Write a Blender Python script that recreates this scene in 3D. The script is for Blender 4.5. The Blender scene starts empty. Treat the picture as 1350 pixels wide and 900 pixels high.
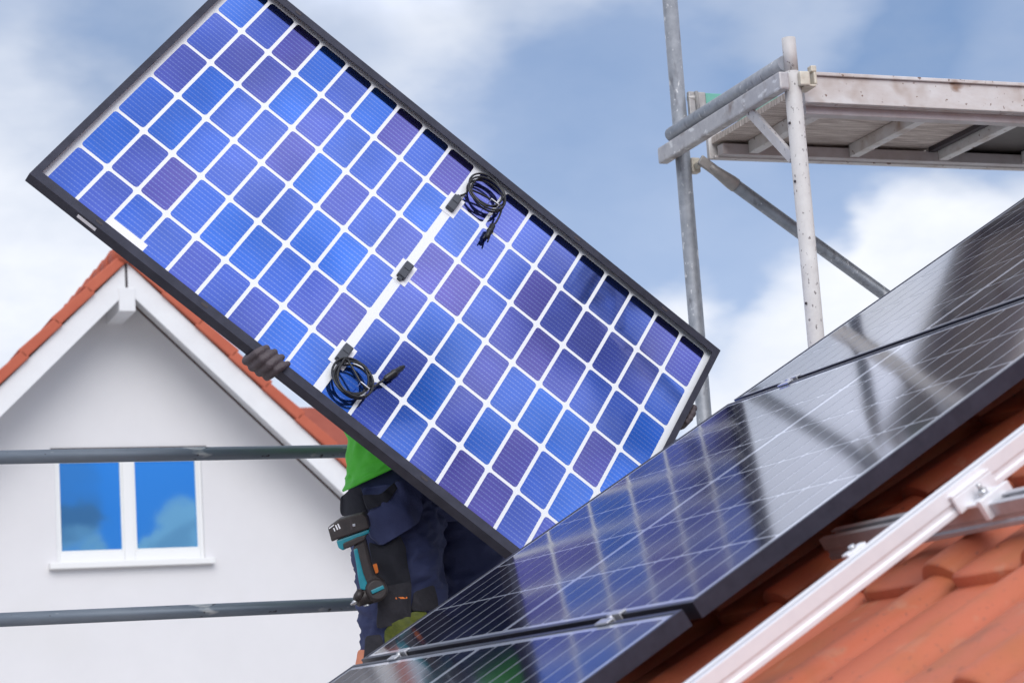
import bpy, bmesh, math, random
from mathutils import Vector as V, Matrix, noise
random.seed(7)
PI = math.pi
Z0 = 6.0                                   # the camera stands six metres above the ground
scn = bpy.context.scene
COL = scn.collection

# ------------------------------------------------------------------ camera
F, CX, CY = 2868.2, 675.0, 450.0
RX, RY, RZ = V((.9310, -.3580, -.0660)), V((.0010, .1850, -.9830)), V((.3640, .9150, .1730))
RX.normalize(); RZ = (RZ - RX * RZ.dot(RX)).normalized(); RY = RZ.cross(RX).normalized()
EYE = V((0, 0, Z0))
cd = bpy.data.cameras.new('camera'); cam = bpy.data.objects.new('camera', cd); COL.objects.link(cam)
cam.matrix_world = Matrix(((RX.x, -RY.x, -RZ.x, 0), (RX.y, -RY.y, -RZ.y, 0), (RX.z, -RY.z, -RZ.z, Z0), (0, 0, 0, 1)))
cd.sensor_fit = 'HORIZONTAL'; cd.sensor_width = 36; cd.lens = F / 1350 * 36
cd.clip_start = .05; cd.clip_end = 3000
cd.dof.use_dof = True; cd.dof.focus_distance = 5.75; cd.dof.aperture_fstop = 8.0
scn.camera = cam

def at(px, py, Y):                          # point of the plane at distance Y (world y) seen at a photo pixel: used for measuring
    d = RX * ((px - CX) / F) + RY * ((py - CY) / F) + RZ
    p = d * (Y / d.y); return V((p.x, p.y, p.z + Z0))
def dirpx(px, py):
    return (RX * ((px - CX) / F) + RY * ((py - CY) / F) + RZ).normalized()

# ------------------------------------------------------------------ materials
def nod(nt, t, **k):
    n = nt.nodes.new(t)
    for a, v in k.items(): setattr(n, a, v)
    return n
def mat(name, col, rough=.5, metal=0.0, coat=0.0, coat_rough=.03, var=None, scale=8.0, amt=.5, bump=0.0, bscale=60.0, spec=.5, detail=6.0, stretch=None, sheen=0):
    m = bpy.data.materials.new(name); m.use_nodes = True
    nt = m.node_tree; b = nt.nodes['Principled BSDF']
    b.inputs['Base Color'].default_value = (*col, 1); b.inputs['Roughness'].default_value = rough
    b.inputs['Metallic'].default_value = metal; b.inputs['Coat Weight'].default_value = coat
    b.inputs['Coat Roughness'].default_value = coat_rough; b.inputs['Specular IOR Level'].default_value = spec
    tc = nod(nt, 'ShaderNodeTexCoord'); src = tc.outputs['Object']
    if stretch:
        mp = nod(nt, 'ShaderNodeMapping'); mp.inputs['Scale'].default_value = stretch
        nt.links.new(src, mp.inputs['Vector']); src = mp.outputs['Vector']
    if var:
        n = nod(nt, 'ShaderNodeTexNoise'); n.inputs['Scale'].default_value = scale; n.inputs['Detail'].default_value = detail
        n.inputs['Roughness'].default_value = .65
        nt.links.new(src, n.inputs['Vector'])
        r = nod(nt, 'ShaderNodeMapRange'); r.inputs['From Min'].default_value = .5 - amt * .3; r.inputs['From Max'].default_value = .5 + amt * .3
        nt.links.new(n.outputs['Fac'], r.inputs['Value'])
        mx = nod(nt, 'ShaderNodeMix', data_type='RGBA'); mx.inputs['A'].default_value = (*col, 1); mx.inputs['B'].default_value = (*var, 1)
        nt.links.new(r.outputs['Result'], mx.inputs['Factor']); nt.links.new(mx.outputs['Result'], b.inputs['Base Color'])
    if bump:
        n2 = nod(nt, 'ShaderNodeTexNoise'); n2.inputs['Scale'].default_value = bscale; n2.inputs['Detail'].default_value = 4
        nt.links.new(src, n2.inputs['Vector'])
        bp = nod(nt, 'ShaderNodeBump'); bp.inputs['Strength'].default_value = bump; bp.inputs['Distance'].default_value = .01
        nt.links.new(n2.outputs['Fac'], bp.inputs['Height']); nt.links.new(bp.outputs['Normal'], b.inputs['Normal'])
    if sheen: b.inputs['Sheen Weight'].default_value = sheen
    return m
def chips(m, dark, scale, lo, hi, stretch=(1, 1, .4)):      # dark flecks and scuffs over a material
    nt = m.node_tree; b = nt.nodes['Principled BSDF']; lk = nt.links
    tc = nod(nt, 'ShaderNodeTexCoord'); mp = nod(nt, 'ShaderNodeMapping'); mp.inputs['Scale'].default_value = stretch
    lk.new(tc.outputs['Object'], mp.inputs['Vector'])
    n = nod(nt, 'ShaderNodeTexNoise'); n.inputs['Scale'].default_value = scale; n.inputs['Detail'].default_value = 3
    lk.new(mp.outputs['Vector'], n.inputs['Vector'])
    r = nod(nt, 'ShaderNodeMapRange'); r.inputs['From Min'].default_value = lo; r.inputs['From Max'].default_value = hi
    lk.new(n.outputs['Fac'], r.inputs['Value'])
    mx = nod(nt, 'ShaderNodeMix', data_type='RGBA'); mx.inputs['B'].default_value = (*dark, 1)
    old = b.inputs['Base Color']
    if old.links: lk.new(old.links[0].from_socket, mx.inputs['A'])
    else: mx.inputs['A'].default_value = old.default_value
    lk.new(r.outputs['Result'], mx.inputs['Factor']); lk.new(mx.outputs['Result'], old)
    return m

M = {}
M['frame'] = mat('black_anodised_frame', (.034, .034, .050), .40, .55, var=(.050, .050, .072), scale=20, bump=.03, bscale=300)
M['sheet'] = mat('white_grid_laminate', (.80, .81, .84), .4, coat=1, coat_rough=.05)
M['frontsheet'] = mat('pale_grid_laminate', (.36, .38, .45), .4, coat=1, coat_rough=.085)
M['frontsheet'].node_tree.nodes['Principled BSDF'].inputs['Coat IOR'].default_value = 1.37
M['alu'] = mat('aluminium', (.55, .55, .58), .38, .6, var=(.44, .44, .47), scale=40, amt=.8)
M['railalu'] = mat('rail_aluminium', (.84, .83, .85), .42, .25, var=(.78, .77, .80), scale=30, amt=.8, bump=.02, bscale=200)
M['galv'] = mat('galvanised_steel', (.22, .235, .265), .48, .45, var=(.40, .415, .45), scale=26, amt=.9, bump=.05, bscale=120)
chips(M['galv'], (.62, .62, .62), 30, .66, .70)
chips(M['galv'], (.17, .17, .19), 38, .60, .74); chips(M['galv'], (.58, .58, .60), 70, .64, .70, (1, 1, .7))
M['galvrail'] = mat('weathered_tube', (.12, .15, .19), .5, .4, var=(.20, .23, .27), scale=18, amt=.9, stretch=(.25, 1, 1))
chips(M['galvrail'], (.48, .49, .50), 20, .62, .68, (.4, 1, 1)); chips(M['galvrail'], (.30, .33, .36), 7, .58, .75, (.3, 1, 1)); chips(M['galvrail'], (.05, .05, .06), 60, .66, .70, (.6, 1, 1))
M['paintpole'] = mat('plaster_spattered_tube', (.66, .64, .63), .6, .1, var=(.50, .47, .46), scale=14, amt=.9, bump=.1, bscale=80)
chips(M['paintpole'], (.20, .18, .18), 85, .64, .68, (1, 1, .6))
chips(M['paintpole'], (.36, .30, .27), 9, .58, .75)
M['transom'] = mat('scuffed_transom', (.36, .35, .37), .52, .3, var=(.55, .53, .53), scale=24, amt=.8, bump=.06, bscale=90)
chips(M['transom'], (.24, .19, .17), 14, .55, .72, (1, 1, 1)); chips(M['transom'], (.7, .69, .69), 40, .62, .70, (1, .5, 1))
M['deckalu'] = mat('dirty_deck_aluminium', (.76, .775, .79), .55, .15, var=(.52, .46, .43), scale=9, amt=.9, bump=.06, bscale=90, stretch=(.5, 1, 1))
chips(M['deckalu'], (.20, .13, .10), 60, .66, .71, (1, 1, 1)); chips(M['deckalu'], (.34, .24, .18), 7, .54, .74, (1, 1, 1)); chips(M['deckalu'], (.30, .20, .15), 14, .64, .74, (.6, 1, 1))
M['deckledge'] = mat('grey_deck_ledge', (.56, .54, .56), .5, .2, var=(.40, .35, .34), scale=10, amt=.8)
M['plank'] = mat('weathered_plywood', (.86, .78, .72), .75, var=(.27, .20, .17), scale=15, amt=.55, stretch=(.6, 14, 1), bump=.2, bscale=30)
M['darkply'] = mat('dark_film_faced_plywood', (.05, .042, .04), .5, var=(.08, .065, .06), scale=10)
M['green'] = mat('green_painted_board', (.10, .38, .30), .6, var=(.16, .42, .34), scale=12)
M['coupler'] = mat('cast_fitting', (.30, .29, .29), .5, .4, var=(.46, .44, .42), scale=30, amt=.9, bump=.15, bscale=70)
M['palefit'] = mat('cream_cast_fitting', (.72, .68, .58), .55, .1, var=(.5, .44, .36), scale=40, amt=.8, bump=.15, bscale=90)
M['jbox'] = mat('junction_box_plastic', (.055, .06, .075), .42)
M['cable'] = mat('black_cable', (.012, .012, .014), .33)
M['label'] = mat('white_label', (.82, .82, .86), .45)
M['wall'] = mat('white_render', (.765, .745, .755), .85, var=(.72, .70, .71), scale=1.2, amt=.7, bump=.15, bscale=220)
chips(M['wall'], (.72, .70, .70), .9, .58, .75, (1, 1, 1))
M['trim'] = mat('white_painted_wood', (.80, .80, .81), .6, var=(.72, .71, .72), scale=3, amt=.8, bump=.06, bscale=40)
M['winframe'] = mat('white_window_plastic', (.82, .81, .80), .4)
M['pane'] = mat('coated_window_glass', (.24, .60, .98), .02, .95)
M['dark'] = mat('dark_slot', (.05, .04, .045), .7)
M['farwall'] = mat('worked_house_render', (.62, .6, .57), .9, var=(.54, .52, .5), scale=1.5)
M['shirt'] = mat('bright_green_jersey', (.065, .52, .02), .75, var=(.085, .58, .03), scale=30, amt=.7, bump=.12, bscale=260, sheen=.1)
M['navy'] = mat('navy_work_cloth', (.030, .038, .108), .8, var=(.048, .060, .15), scale=10, amt=.8, bump=.2, bscale=260)
M['blackcloth'] = mat('charcoal_work_cloth', (.016, .015, .021), .85, var=(.030, .028, .037), scale=25, amt=.8, bump=.2, bscale=300)
M['darkcloth'] = mat('blackish_navy_cloth', (.010, .010, .016), .85, var=(.018, .018, .028), scale=25, amt=.8, bump=.2, bscale=300)
M['glove'] = mat('dark_grey_glove', (.050, .037, .043), .6, var=(.10, .078, .088), scale=40, amt=.9, bump=.25, bscale=220)
M['skin'] = mat('skin', (.52, .31, .23), .5, var=(.56, .34, .26), scale=20)
M['hair'] = mat('brown_hair', (.06, .035, .02), .6, var=(.09, .055, .03), scale=60, stretch=(1, 1, .2))
M['hivis'] = mat('olive_yellow_patch', (.13, .15, .012), .7, var=(.045, .06, .01), scale=60, amt=1.0, bump=.2, bscale=200)
M['orange'] = mat('orange_tag', (.80, .20, .03), .6)
M['salmon'] = mat('salmon_cloth', (.65, .25, .15), .8)
M['teal'] = mat('teal_tool_plastic', (.012, .20, .26), .38, var=(.016, .24, .31), scale=40)
M['toolblack'] = mat('black_tool_plastic', (.022, .017, .018), .5, var=(.035, .026, .026), scale=50, bump=.1, bscale=300)
M['steel'] = mat('bright_steel', (.55, .55, .56), .3, .8)
M['grass'] = mat('pale_gravel_ground', (.50, .48, .46), .95, var=(.40, .38, .36), scale=.6, amt=.8, bump=.4, bscale=8)
M['gutter'] = mat('zinc_gutter', (.42, .42, .44), .45, .6, var=(.36, .36, .38), scale=6)
M['boot'] = mat('dark_boot', (.03, .025, .02), .6)

M['darkroof'] = mat('dark_red_roof_tiles', (.24, .05, .03), .8, var=(.32, .075, .045), scale=3, amt=.9)

def cellmat(name, lo, hi, metal, rough, lines, lcol, lamt, coat_rough, spec=.5, cior=1.5):
    m = bpy.data.materials.new(name); m.use_nodes = True; nt = m.node_tree; lk = nt.links; b = nt.nodes['Principled BSDF']
    a = nod(nt, 'ShaderNodeAttribute', attribute_name='cell_tone')
    mx = nod(nt, 'ShaderNodeMix', data_type='RGBA'); mx.inputs['A'].default_value = (*lo, 1); mx.inputs['B'].default_value = (*hi, 1)
    lk.new(a.outputs['Fac'], mx.inputs['Factor'])
    uv = nod(nt, 'ShaderNodeUVMap', uv_map='UVMap'); sx = nod(nt, 'ShaderNodeSeparateXYZ'); lk.new(uv.outputs['UV'], sx.inputs['Vector'])
    def mth(op, x, y):
        n = nod(nt, 'ShaderNodeMath', operation=op)
        for i, v in ((0, x), (1, y)):
            if isinstance(v, (int, float)): n.inputs[i].default_value = v
            elif v is not None: lk.new(v, n.inputs[i])
        return n.outputs[0]
    fr = mth('FRACT', mth('MULTIPLY', sx.outputs['Y'], lines), None)
    ln = mth('LESS_THAN', mth('ABSOLUTE', mth('SUBTRACT', fr, .5), None), .13)
    dots = mth('FRACT', mth('MULTIPLY', sx.outputs['X'], 9.0), None)
    dl = mth('MULTIPLY', mth('ADD', mth('MULTIPLY', mth('GREATER_THAN', dots, .62), .6), .55), ln)
    fac = mth('MULTIPLY', dl, lamt)
    m2 = nod(nt, 'ShaderNodeMix', data_type='RGBA'); m2.inputs['B'].default_value = (*lcol, 1)
    lk.new(fac, m2.inputs['Factor']); lk.new(mx.outputs['Result'], m2.inputs['A'])
    # slight mottling of the silicon
    tc = nod(nt, 'ShaderNodeTexCoord'); n = nod(nt, 'ShaderNodeTexNoise'); n.inputs['Scale'].default_value = 5; n.inputs['Detail'].default_value = 2
    lk.new(tc.outputs['Object'], n.inputs['Vector'])
    hs = nod(nt, 'ShaderNodeHueSaturation')
    mr = nod(nt, 'ShaderNodeMapRange'); mr.inputs['From Min'].default_value = .3; mr.inputs['From Max'].default_value = .7; mr.inputs['To Min'].default_value = .85; mr.inputs['To Max'].default_value = 1.15
    lk.new(n.outputs['Fac'], mr.inputs['Value']); lk.new(mr.outputs['Result'], hs.inputs['Value']); lk.new(m2.outputs['Result'], hs.inputs['Color'])
    lk.new(hs.outputs['Color'], b.inputs['Base Color'])
    b.inputs['Metallic'].default_value = metal; b.inputs['Roughness'].default_value = rough
    b.inputs['Coat Weight'].default_value = 1; b.inputs['Coat Roughness'].default_value = coat_rough; b.inputs['Coat IOR'].default_value = cior
    b.inputs['Specular IOR Level'].default_value = spec
    return m
M['cellback'] = cellmat('blue_cell_rear', (.045, .190, .78), (.128, .112, .48), .96, .10, 11, (.45, .55, .9), .30, .02)
M['cellfront'] = cellmat('dark_cell_front', (.006, .008, .022), (.010, .010, .026), 0.0, .35, 10, (.06, .06, .075), .25, .085, 0.0, 1.37)

def tilemat():
    m = mat('terracotta_tile', (.60, .175, .075), .62, bump=.08, bscale=160)
    nt = m.node_tree; lk = nt.links; b = nt.nodes['Principled BSDF']
    a = nod(nt, 'ShaderNodeAttribute', attribute_name='tile_tone')
    mx = nod(nt, 'ShaderNodeMix', data_type='RGBA'); mx.inputs['A'].default_value = (.40, .095, .045, 1); mx.inputs['B'].default_value = (.53, .140, .070, 1)
    lk.new(a.outputs['Fac'], mx.inputs['Factor'])
    tc = nod(nt, 'ShaderNodeTexCoord'); n = nod(nt, 'ShaderNodeTexNoise'); n.inputs['Scale'].default_value = 11; n.inputs['Detail'].default_value = 5
    lk.new(tc.outputs['Object'], n.inputs['Vector'])
    mr = nod(nt, 'ShaderNodeMapRange'); mr.inputs['From Min'].default_value = .45; mr.inputs['From Max'].default_value = .72
    lk.new(n.outputs['Fac'], mr.inputs['Value'])
    m2 = nod(nt, 'ShaderNodeMix', data_type='RGBA'); m2.inputs['B'].default_value = (.40, .125, .045, 1)
    ml = nod(nt, 'ShaderNodeMath', operation='MULTIPLY'); ml.inputs[1].default_value = .7
    lk.new(mr.outputs['Result'], ml.inputs[0]); lk.new(ml.outputs[0], m2.inputs['Factor']); lk.new(mx.outputs['Result'], m2.inputs['A'])
    # nail hole, one to a tile
    uv = nod(nt, 'ShaderNodeUVMap', uv_map='UVMap'); vd = nod(nt, 'ShaderNodeVectorMath', operation='DISTANCE'); vd.inputs[1].default_value = (.145, .085, 0)
    lk.new(uv.outputs['UV'], vd.inputs[0]); lt = nod(nt, 'ShaderNodeMath', operation='LESS_THAN'); lt.inputs[1].default_value = .0042
    lk.new(vd.outputs['Value'], lt.inputs[0])
    m3 = nod(nt, 'ShaderNodeMix', data_type='RGBA'); m3.inputs['B'].default_value = (.03, .012, .01, 1)
    lk.new(lt.outputs[0], m3.inputs['Factor']); lk.new(m2.outputs['Result'], m3.inputs['A']); lk.new(m3.outputs['Result'], b.inputs['Base Color'])
    return m
M['tile'] = tilemat()
chips(M['tile'], (.26, .09, .06), 110, .64, .74, (1, 1, 1)); chips(M['tile'], (.46, .20, .12), 24, .62, .80, (1, 1, 1)); chips(M['tile'], (.20, .075, .05), 5, .60, .80, (1, 1, 1))
M['redroof'] = mat('red_roof_tiles_far', (.42, .085, .045), .75, var=(.52, .13, .07), scale=3, amt=.9, bump=.3, bscale=12)

# ------------------------------------------------------------------ object helpers
def tag(o, label=None, cat=None, group=None, kind=None):
    if label: o['label'] = label
    if cat: o['category'] = cat
    if group: o['group'] = group
    if kind: o['kind'] = kind
    return o
def thing(name, label, cat, mw=None, group=None):
    o = bpy.data.objects.new(name, None); COL.objects.link(o); o.empty_display_size = .1
    o.matrix_world = mw if mw is not None else Matrix(); o['mw'] = 0; del o['mw']
    ROOTM[o.name] = o.matrix_world.copy() if mw is None else mw.copy()
    return tag(o, label, cat, group)
ROOTM = {}
def T(v): return Matrix.Translation(V(v))
def rootm(o):
    while o.parent: o = o.parent
    return ROOTM.get(o.name, Matrix())

class MB:
    def __init__(s, world=True): s.bm = bmesh.new(); s.world = world
    def box(s, lo, hi, fr=None):
        vs = []
        for z in (lo[2], hi[2]):
            for x, y in ((lo[0], lo[1]), (hi[0], lo[1]), (hi[0], hi[1]), (lo[0], hi[1])):
                p = V((x, y, z)); vs.append(s.bm.verts.new(fr @ p if fr else p))
        for f in ((3, 2, 1, 0), (4, 5, 6, 7), (0, 1, 5, 4), (1, 2, 6, 5), (2, 3, 7, 6), (3, 0, 4, 7)):
            s.bm.faces.new([vs[i] for i in f])
        return s
    def tube(s, pts, r, n=20, cap=True, wall=0):
        pts = [V(p) for p in pts]; rs = r if isinstance(r, (list, tuple)) else [r] * len(pts)
        prev = None; rings = []
        for i, p in enumerate(pts):
            t = (pts[min(i + 1, len(pts) - 1)] - pts[max(i - 1, 0)]).normalized()
            if prev is None:
                u = t.orthogonal().normalized()
            else:
                u = (prev - t * prev.dot(t)).normalized()
            prev = u; w = t.cross(u)
            rings.append([s.bm.verts.new(p + (u * math.cos(2 * PI * k / n) + w * math.sin(2 * PI * k / n)) * rs[i]) for k in range(n)])
        for a, b in zip(rings, rings[1:]):
            for k in range(n):
                f = s.bm.faces.new((a[k], a[(k + 1) % n], b[(k + 1) % n], b[k])); f.smooth = True
        if cap: s.bm.faces.new(rings[0][::-1]); s.bm.faces.new(rings[-1])
        return s
    def prism(s, poly, fr, z0, z1):          # polygon in fr's xy plane pushed along its z
        a = [s.bm.verts.new(fr @ V((x, y, z0))) for x, y in poly]; b = [s.bm.verts.new(fr @ V((x, y, z1))) for x, y in poly]
        n = len(poly)
        for k in range(n): s.bm.faces.new((a[k], a[(k + 1) % n], b[(k + 1) % n], b[k]))
        s.bm.faces.new(a[::-1]); s.bm.faces.new(b)
        return s
    def hexa(s, p):                           # eight corners: bottom four, top four
        vs = [s.bm.verts.new(V(q)) for q in p]
        for f in ((3, 2, 1, 0), (4, 5, 6, 7), (0, 1, 5, 4), (1, 2, 6, 5), (2, 3, 7, 6), (3, 0, 4, 7)):
            s.bm.faces.new([vs[i] for i in f])
        return s
    def ball(s, c, r, seg=16):
        mtx = T(c) @ Matrix.Diagonal((*(r if isinstance(r, (tuple, list)) else (r, r, r)), 1))
        g = bmesh.ops.create_uvsphere(s.bm, u_segments=seg, v_segments=seg // 2 + 2, radius=1, matrix=mtx)
        for v in g['verts']:
            for f in v.link_faces: f.smooth = True
        return s
    def build(s, name, m, parent=None, bevel=0, seg=2, smooth=False, local=False):
        bm = s.bm
        bmesh.ops.recalc_face_normals(bm, faces=bm.faces)
        if bevel:
            es = [e for e in bm.edges if len(e.link_faces) == 2 and e.calc_face_angle(0) > .6]
            bmesh.ops.bevel(bm, geom=es, offset=bevel, segments=seg, affect='EDGES', profile=.6)
        if smooth:
            for f in bm.faces: f.smooth = True
        org = Matrix()
        if parent and not local:
            org = rootm(parent); bm.transform(org.inverted())
        me = bpy.data.meshes.new(name); bm.to_mesh(me); bm.free()
        me.materials.append(M[m])
        o = bpy.data.objects.new(name, me); COL.objects.link(o)
        if parent: o.parent = parent
        return o
def recentre(o):                              # puts a single-mesh thing's origin at its lowest middle point
    me = o.data; xs = [v.co for v in me.vertices]
    c = V(((min(v.x for v in xs) + max(v.x for v in xs)) / 2, (min(v.y for v in xs) + max(v.y for v in xs)) / 2, min(v.z for v in xs)))
    me.transform(T(-c)); o.location = c
    return o
def frame(o, x, y, z):
    return Matrix(((x[0], y[0], z[0], o[0]), (x[1], y[1], z[1], o[1]), (x[2], y[2], z[2], o[2]), (0, 0, 0, 1)))

# ------------------------------------------------------------------ the two reference planes: the roof and the carried panel
PHI = math.radians(30.44)
RO = V((1.471, 3.024, .167 + Z0))
YA, UPB, NRM = V((0, 1, 0)), V((math.cos(PHI), 0, math.sin(PHI))), V((-math.sin(PHI), 0, math.cos(PHI)))
def RF(a, b, h): return RO + YA * a + UPB * b + NRM * h
PO = V((1.500, 5.621, 2.112 + Z0))
PS = V((.760, -.076, -.645)).normalized(); PT = V((-.606, -.443, -.661)); PT = (PT - PS * PT.dot(PS)).normalized(); PN = PS.cross(PT)
def PP(s, t, n): return PO + PS * s + PT * t + PN * n      # n < 0 is our side of its back

# ------------------------------------------------------------------ world: sky with broken cloud, and the sun
SUN_EL, SUN_AZ = math.radians(35), math.radians(190)       # from behind the camera, to the left
w = bpy.data.worlds.new('World'); scn.world = w; w.use_nodes = True
nt = w.node_tree; lk = nt.links; nt.nodes.clear()
out = nod(nt, 'ShaderNodeOutputWorld'); bg = nod(nt, 'ShaderNodeBackground'); lk.new(bg.outputs[0], out.inputs[0])
SKYS = .12; bg.inputs['Strength'].default_value = SKYS
tc = nod(nt, 'ShaderNodeTexCoord'); D = tc.outputs['Generated']
sky = nod(nt, 'ShaderNodeTexSky', sky_type='NISHITA'); sky.sun_disc = False; sky.sun_elevation = SUN_EL; sky.sun_rotation = SUN_AZ; sky.ozone_density = 2.5; sky.dust_density = .3
def vm(op, a, b=None, sc=None):
    n = nod(nt, 'ShaderNodeVectorMath', operation=op)
    for i, v in ((0, a), (1, b)):
        if v is None: continue
        if isinstance(v, (tuple, list, V)): n.inputs[i].default_value = tuple(v)
        else: lk.new(v, n.inputs[i])
    if sc is not None: n.inputs['Scale'].default_value = sc
    return n.outputs['Value'] if op in ('DOT_PRODUCT', 'LENGTH') else n.outputs['Vector']
def mm(op, a, b=None, cl=False):
    n = nod(nt, 'ShaderNodeMath', operation=op); n.use_clamp = cl
    for i, v in ((0, a), (1, b)):
        if v is None: continue
        if isinstance(v, (int, float)): n.inputs[i].default_value = v
        else: lk.new(v, n.inputs[i])
    return n.outputs[0]
def mr(v, a, b, c=0.0, d=1.0, smooth=True):
    n = nod(nt, 'ShaderNodeMapRange'); n.interpolation_type = 'SMOOTHSTEP' if smooth else 'LINEAR'
    lk.new(v, n.inputs['Value'])
    for k, x in zip(('From Min', 'From Max', 'To Min', 'To Max'), (a, b, c, d)): n.inputs[k].default_value = x
    return n.outputs['Result']
# the sky is looked up a little higher than it stands, so that no pale band lies along the horizon
lift = vm('ADD', D, (0, 0, .34)); lk.new(vm('NORMALIZE', lift), sky.inputs['Vector'])
hs = nod(nt, 'ShaderNodeHueSaturation'); hs.inputs['Saturation'].default_value = 1.06; hs.inputs['Value'].default_value = 1.25; lk.new(sky.outputs['Color'], hs.inputs['Color'])
def fbm(scale, det, off, rough=.55):
    n = nod(nt, 'ShaderNodeTexNoise'); n.inputs['Scale'].default_value = scale; n.inputs['Detail'].default_value = det; n.inputs['Roughness'].default_value = rough
    mp = nod(nt, 'ShaderNodeMapping'); mp.inputs['Location'].default_value = off; mp.inputs['Scale'].default_value = (1, 1, 1.9)
    lk.new(D, mp.inputs['Vector']); lk.new(mp.outputs['Vector'], n.inputs['Vector']); return n
big = fbm(2.2, 6, (3.1, 1.7, .4)); fine = fbm(9.0, 8, (.3, 5.2, 2.2), .6); warp = fbm(6.0, 5, (7.3, .2, 1.1))
wv = nod(nt, 'ShaderNodeVectorMath', operation='SUBTRACT'); lk.new(warp.outputs['Color'], wv.inputs[0]); wv.inputs[1].default_value = (.5, .5, .5)
DW = vm('NORMALIZE', vm('ADD', D, vm('SCALE', wv.outputs['Vector'], None, .11)))
def blob(d, deg, soft=.35):                  # a soft round patch of sky about a direction
    dt = vm('DOT_PRODUCT', DW, V(d).normalized())
    return mr(dt, math.cos(math.radians(deg)), math.cos(math.radians(deg * soft)))
def summed(lst):
    acc = None
    for d, deg, wt in lst:
        v = mm('MULTIPLY', blob(d, deg), wt); acc = v if acc is None else mm('ADD', acc, v)
    return acc
def refl(px, py): d = dirpx(px, py); return V((d.x, -d.y, d.z))      # sky direction behind the camera that faces the far house's window
fw = nod(nt, 'ShaderNodeTexNoise'); fw.inputs['Scale'].default_value = 55; fw.inputs['Detail'].default_value = 5; lk.new(D, fw.inputs['Vector'])
fv = nod(nt, 'ShaderNodeVectorMath', operation='SUBTRACT'); lk.new(fw.outputs['Color'], fv.inputs[0]); fv.inputs[1].default_value = (.5, .5, .5)
DF = vm('NORMALIZE', vm('ADD', D, vm('SCALE', fv.outputs['Vector'], None, .040)))
fw2 = nod(nt, 'ShaderNodeTexNoise'); fw2.inputs['Scale'].default_value = 16; fw2.inputs['Detail'].default_value = 4; lk.new(D, fw2.inputs['Vector'])
fv2 = nod(nt, 'ShaderNodeVectorMath', operation='SUBTRACT'); lk.new(fw2.outputs['Color'], fv2.inputs[0]); fv2.inputs[1].default_value = (.5, .5, .5)
DM = vm('NORMALIZE', vm('ADD', D, vm('SCALE', fv2.outputs['Vector'], None, .07)))
def summed2(lst, src, soft=.3):
    acc = None
    for d, deg, wt in lst:
        dt = vm('DOT_PRODUCT', src, V(d).normalized()); v = mm('MULTIPLY', mr(dt, math.cos(math.radians(deg)), math.cos(math.radians(deg * soft))), wt)
        acc = v if acc is None else mm('ADD', acc, v)
    return acc
WHITE = [(dirpx(50, 150), 3.4, .75), (dirpx(0, 380), 5.0, .8), (dirpx(150, 300), 3.4, .45), (dirpx(1230, 345), 3.2, .9), (dirpx(1090, 400), 2.6, .55), (dirpx(860, 390), 2.4, .45),
         (dirpx(1380, 270), 2.2, .4), (dirpx(990, 510), 2.0, .5)]
WHITE += [(dirpx(560, -260), 7.0, .55), (dirpx(900, -420), 7.0, .5)]
THIN = [(dirpx(430, -20), 5.5, .16), (dirpx(700, 20), 4.5, .12), (dirpx(240, 40), 3.0, .12)]
BLUE = [(dirpx(800, 200), 4.8, .75), (dirpx(980, 240), 3.8, .62), (dirpx(1100, 240), 3.0, .35), (dirpx(980, 440), 1.5, .30), (dirpx(600, 150), 3.0, .25), ((.2, -.97, .14), 7.0, 1.6)]
GREY = [(dirpx(1300, 40), 5.0, .68), (dirpx(1080, 20), 4.5, .52), (dirpx(760, 60), 5.0, .36), (dirpx(60, -10), 6.0, .42), (dirpx(260, -40), 5.5, .35), (dirpx(560, 80), 5.5, .25)]
WINC = [(refl(92, 728), 1.4, 1.6), (refl(140, 735), .7, 1.4), (refl(225, 688), 1.2, 1.4), (refl(242, 716), 1.5, 1.6), (refl(196, 722), .8, 1.3), (refl(86, 640), 1.7, 1.5)]
WING = [(refl(86, 640), 1.7, 1.2), (refl(228, 715), .7, .45)]
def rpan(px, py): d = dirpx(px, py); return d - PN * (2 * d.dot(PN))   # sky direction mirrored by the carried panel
DARK_ADDED = [(rpan(660, 660), 2.2, .6), (rpan(570, 590), 2.0, .5), (rpan(490, 520), 1.6, .5), (rpan(240, 130), 2.2, .35), (rpan(830, 620), 1.6, .5), (rpan(150, 190), 1.5, .25), ((.645, -.317, .697), 2.0, 1.1), ((.640, -.330, .695), 1.2, .6), ((.694, -.250, .676), 2.1, .85), ((.716, -.262, .648), 1.5, .9), ((.733, -.27, .625), 1.2, .8), ((.60, -.30, .742), 1.0, .35), ((.755, -.30, .585), 1.4, .7)]  # unseen dark sky patches, added to put dark reflections in the carried panel
base = mm('MULTIPLY', mm('SUBTRACT', big.outputs['Fac'], .5), 1.1)
det = mm('MULTIPLY', mm('SUBTRACT', fine.outputs['Fac'], .5), 1.6)
cov = mm('ADD', mm('ADD', base, det), .52)
cov = mm('SUBTRACT', mm('ADD', mm('ADD', cov, summed(WHITE)), mm('ADD', summed(THIN), summed2(WINC, DF))), summed(BLUE))
sxyz = nod(nt, 'ShaderNodeSeparateXYZ'); lk.new(D, sxyz.inputs[0])
veil = mr(sxyz.outputs['Y'], -.2, .5, .04, .30)          # thin high haze on the far side of the sky
cov = mm('ADD', mm('MULTIPLY', mr(cov, .0, 1.05, .0, 1.0), mm('SUBTRACT', 1.0, veil)), veil)
gn = mm('ADD', mm('MULTIPLY', mm('SUBTRACT', warp.outputs['Fac'], .5), .9), mm('MULTIPLY', mm('SUBTRACT', fine.outputs['Fac'], .5), .8))
gry = mm('ADD', mm('ADD', mm('ADD', summed(GREY), summed2(WING, DF)), gn), mr(big.outputs['Fac'], .35, .65, .0, .25), True)
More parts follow.
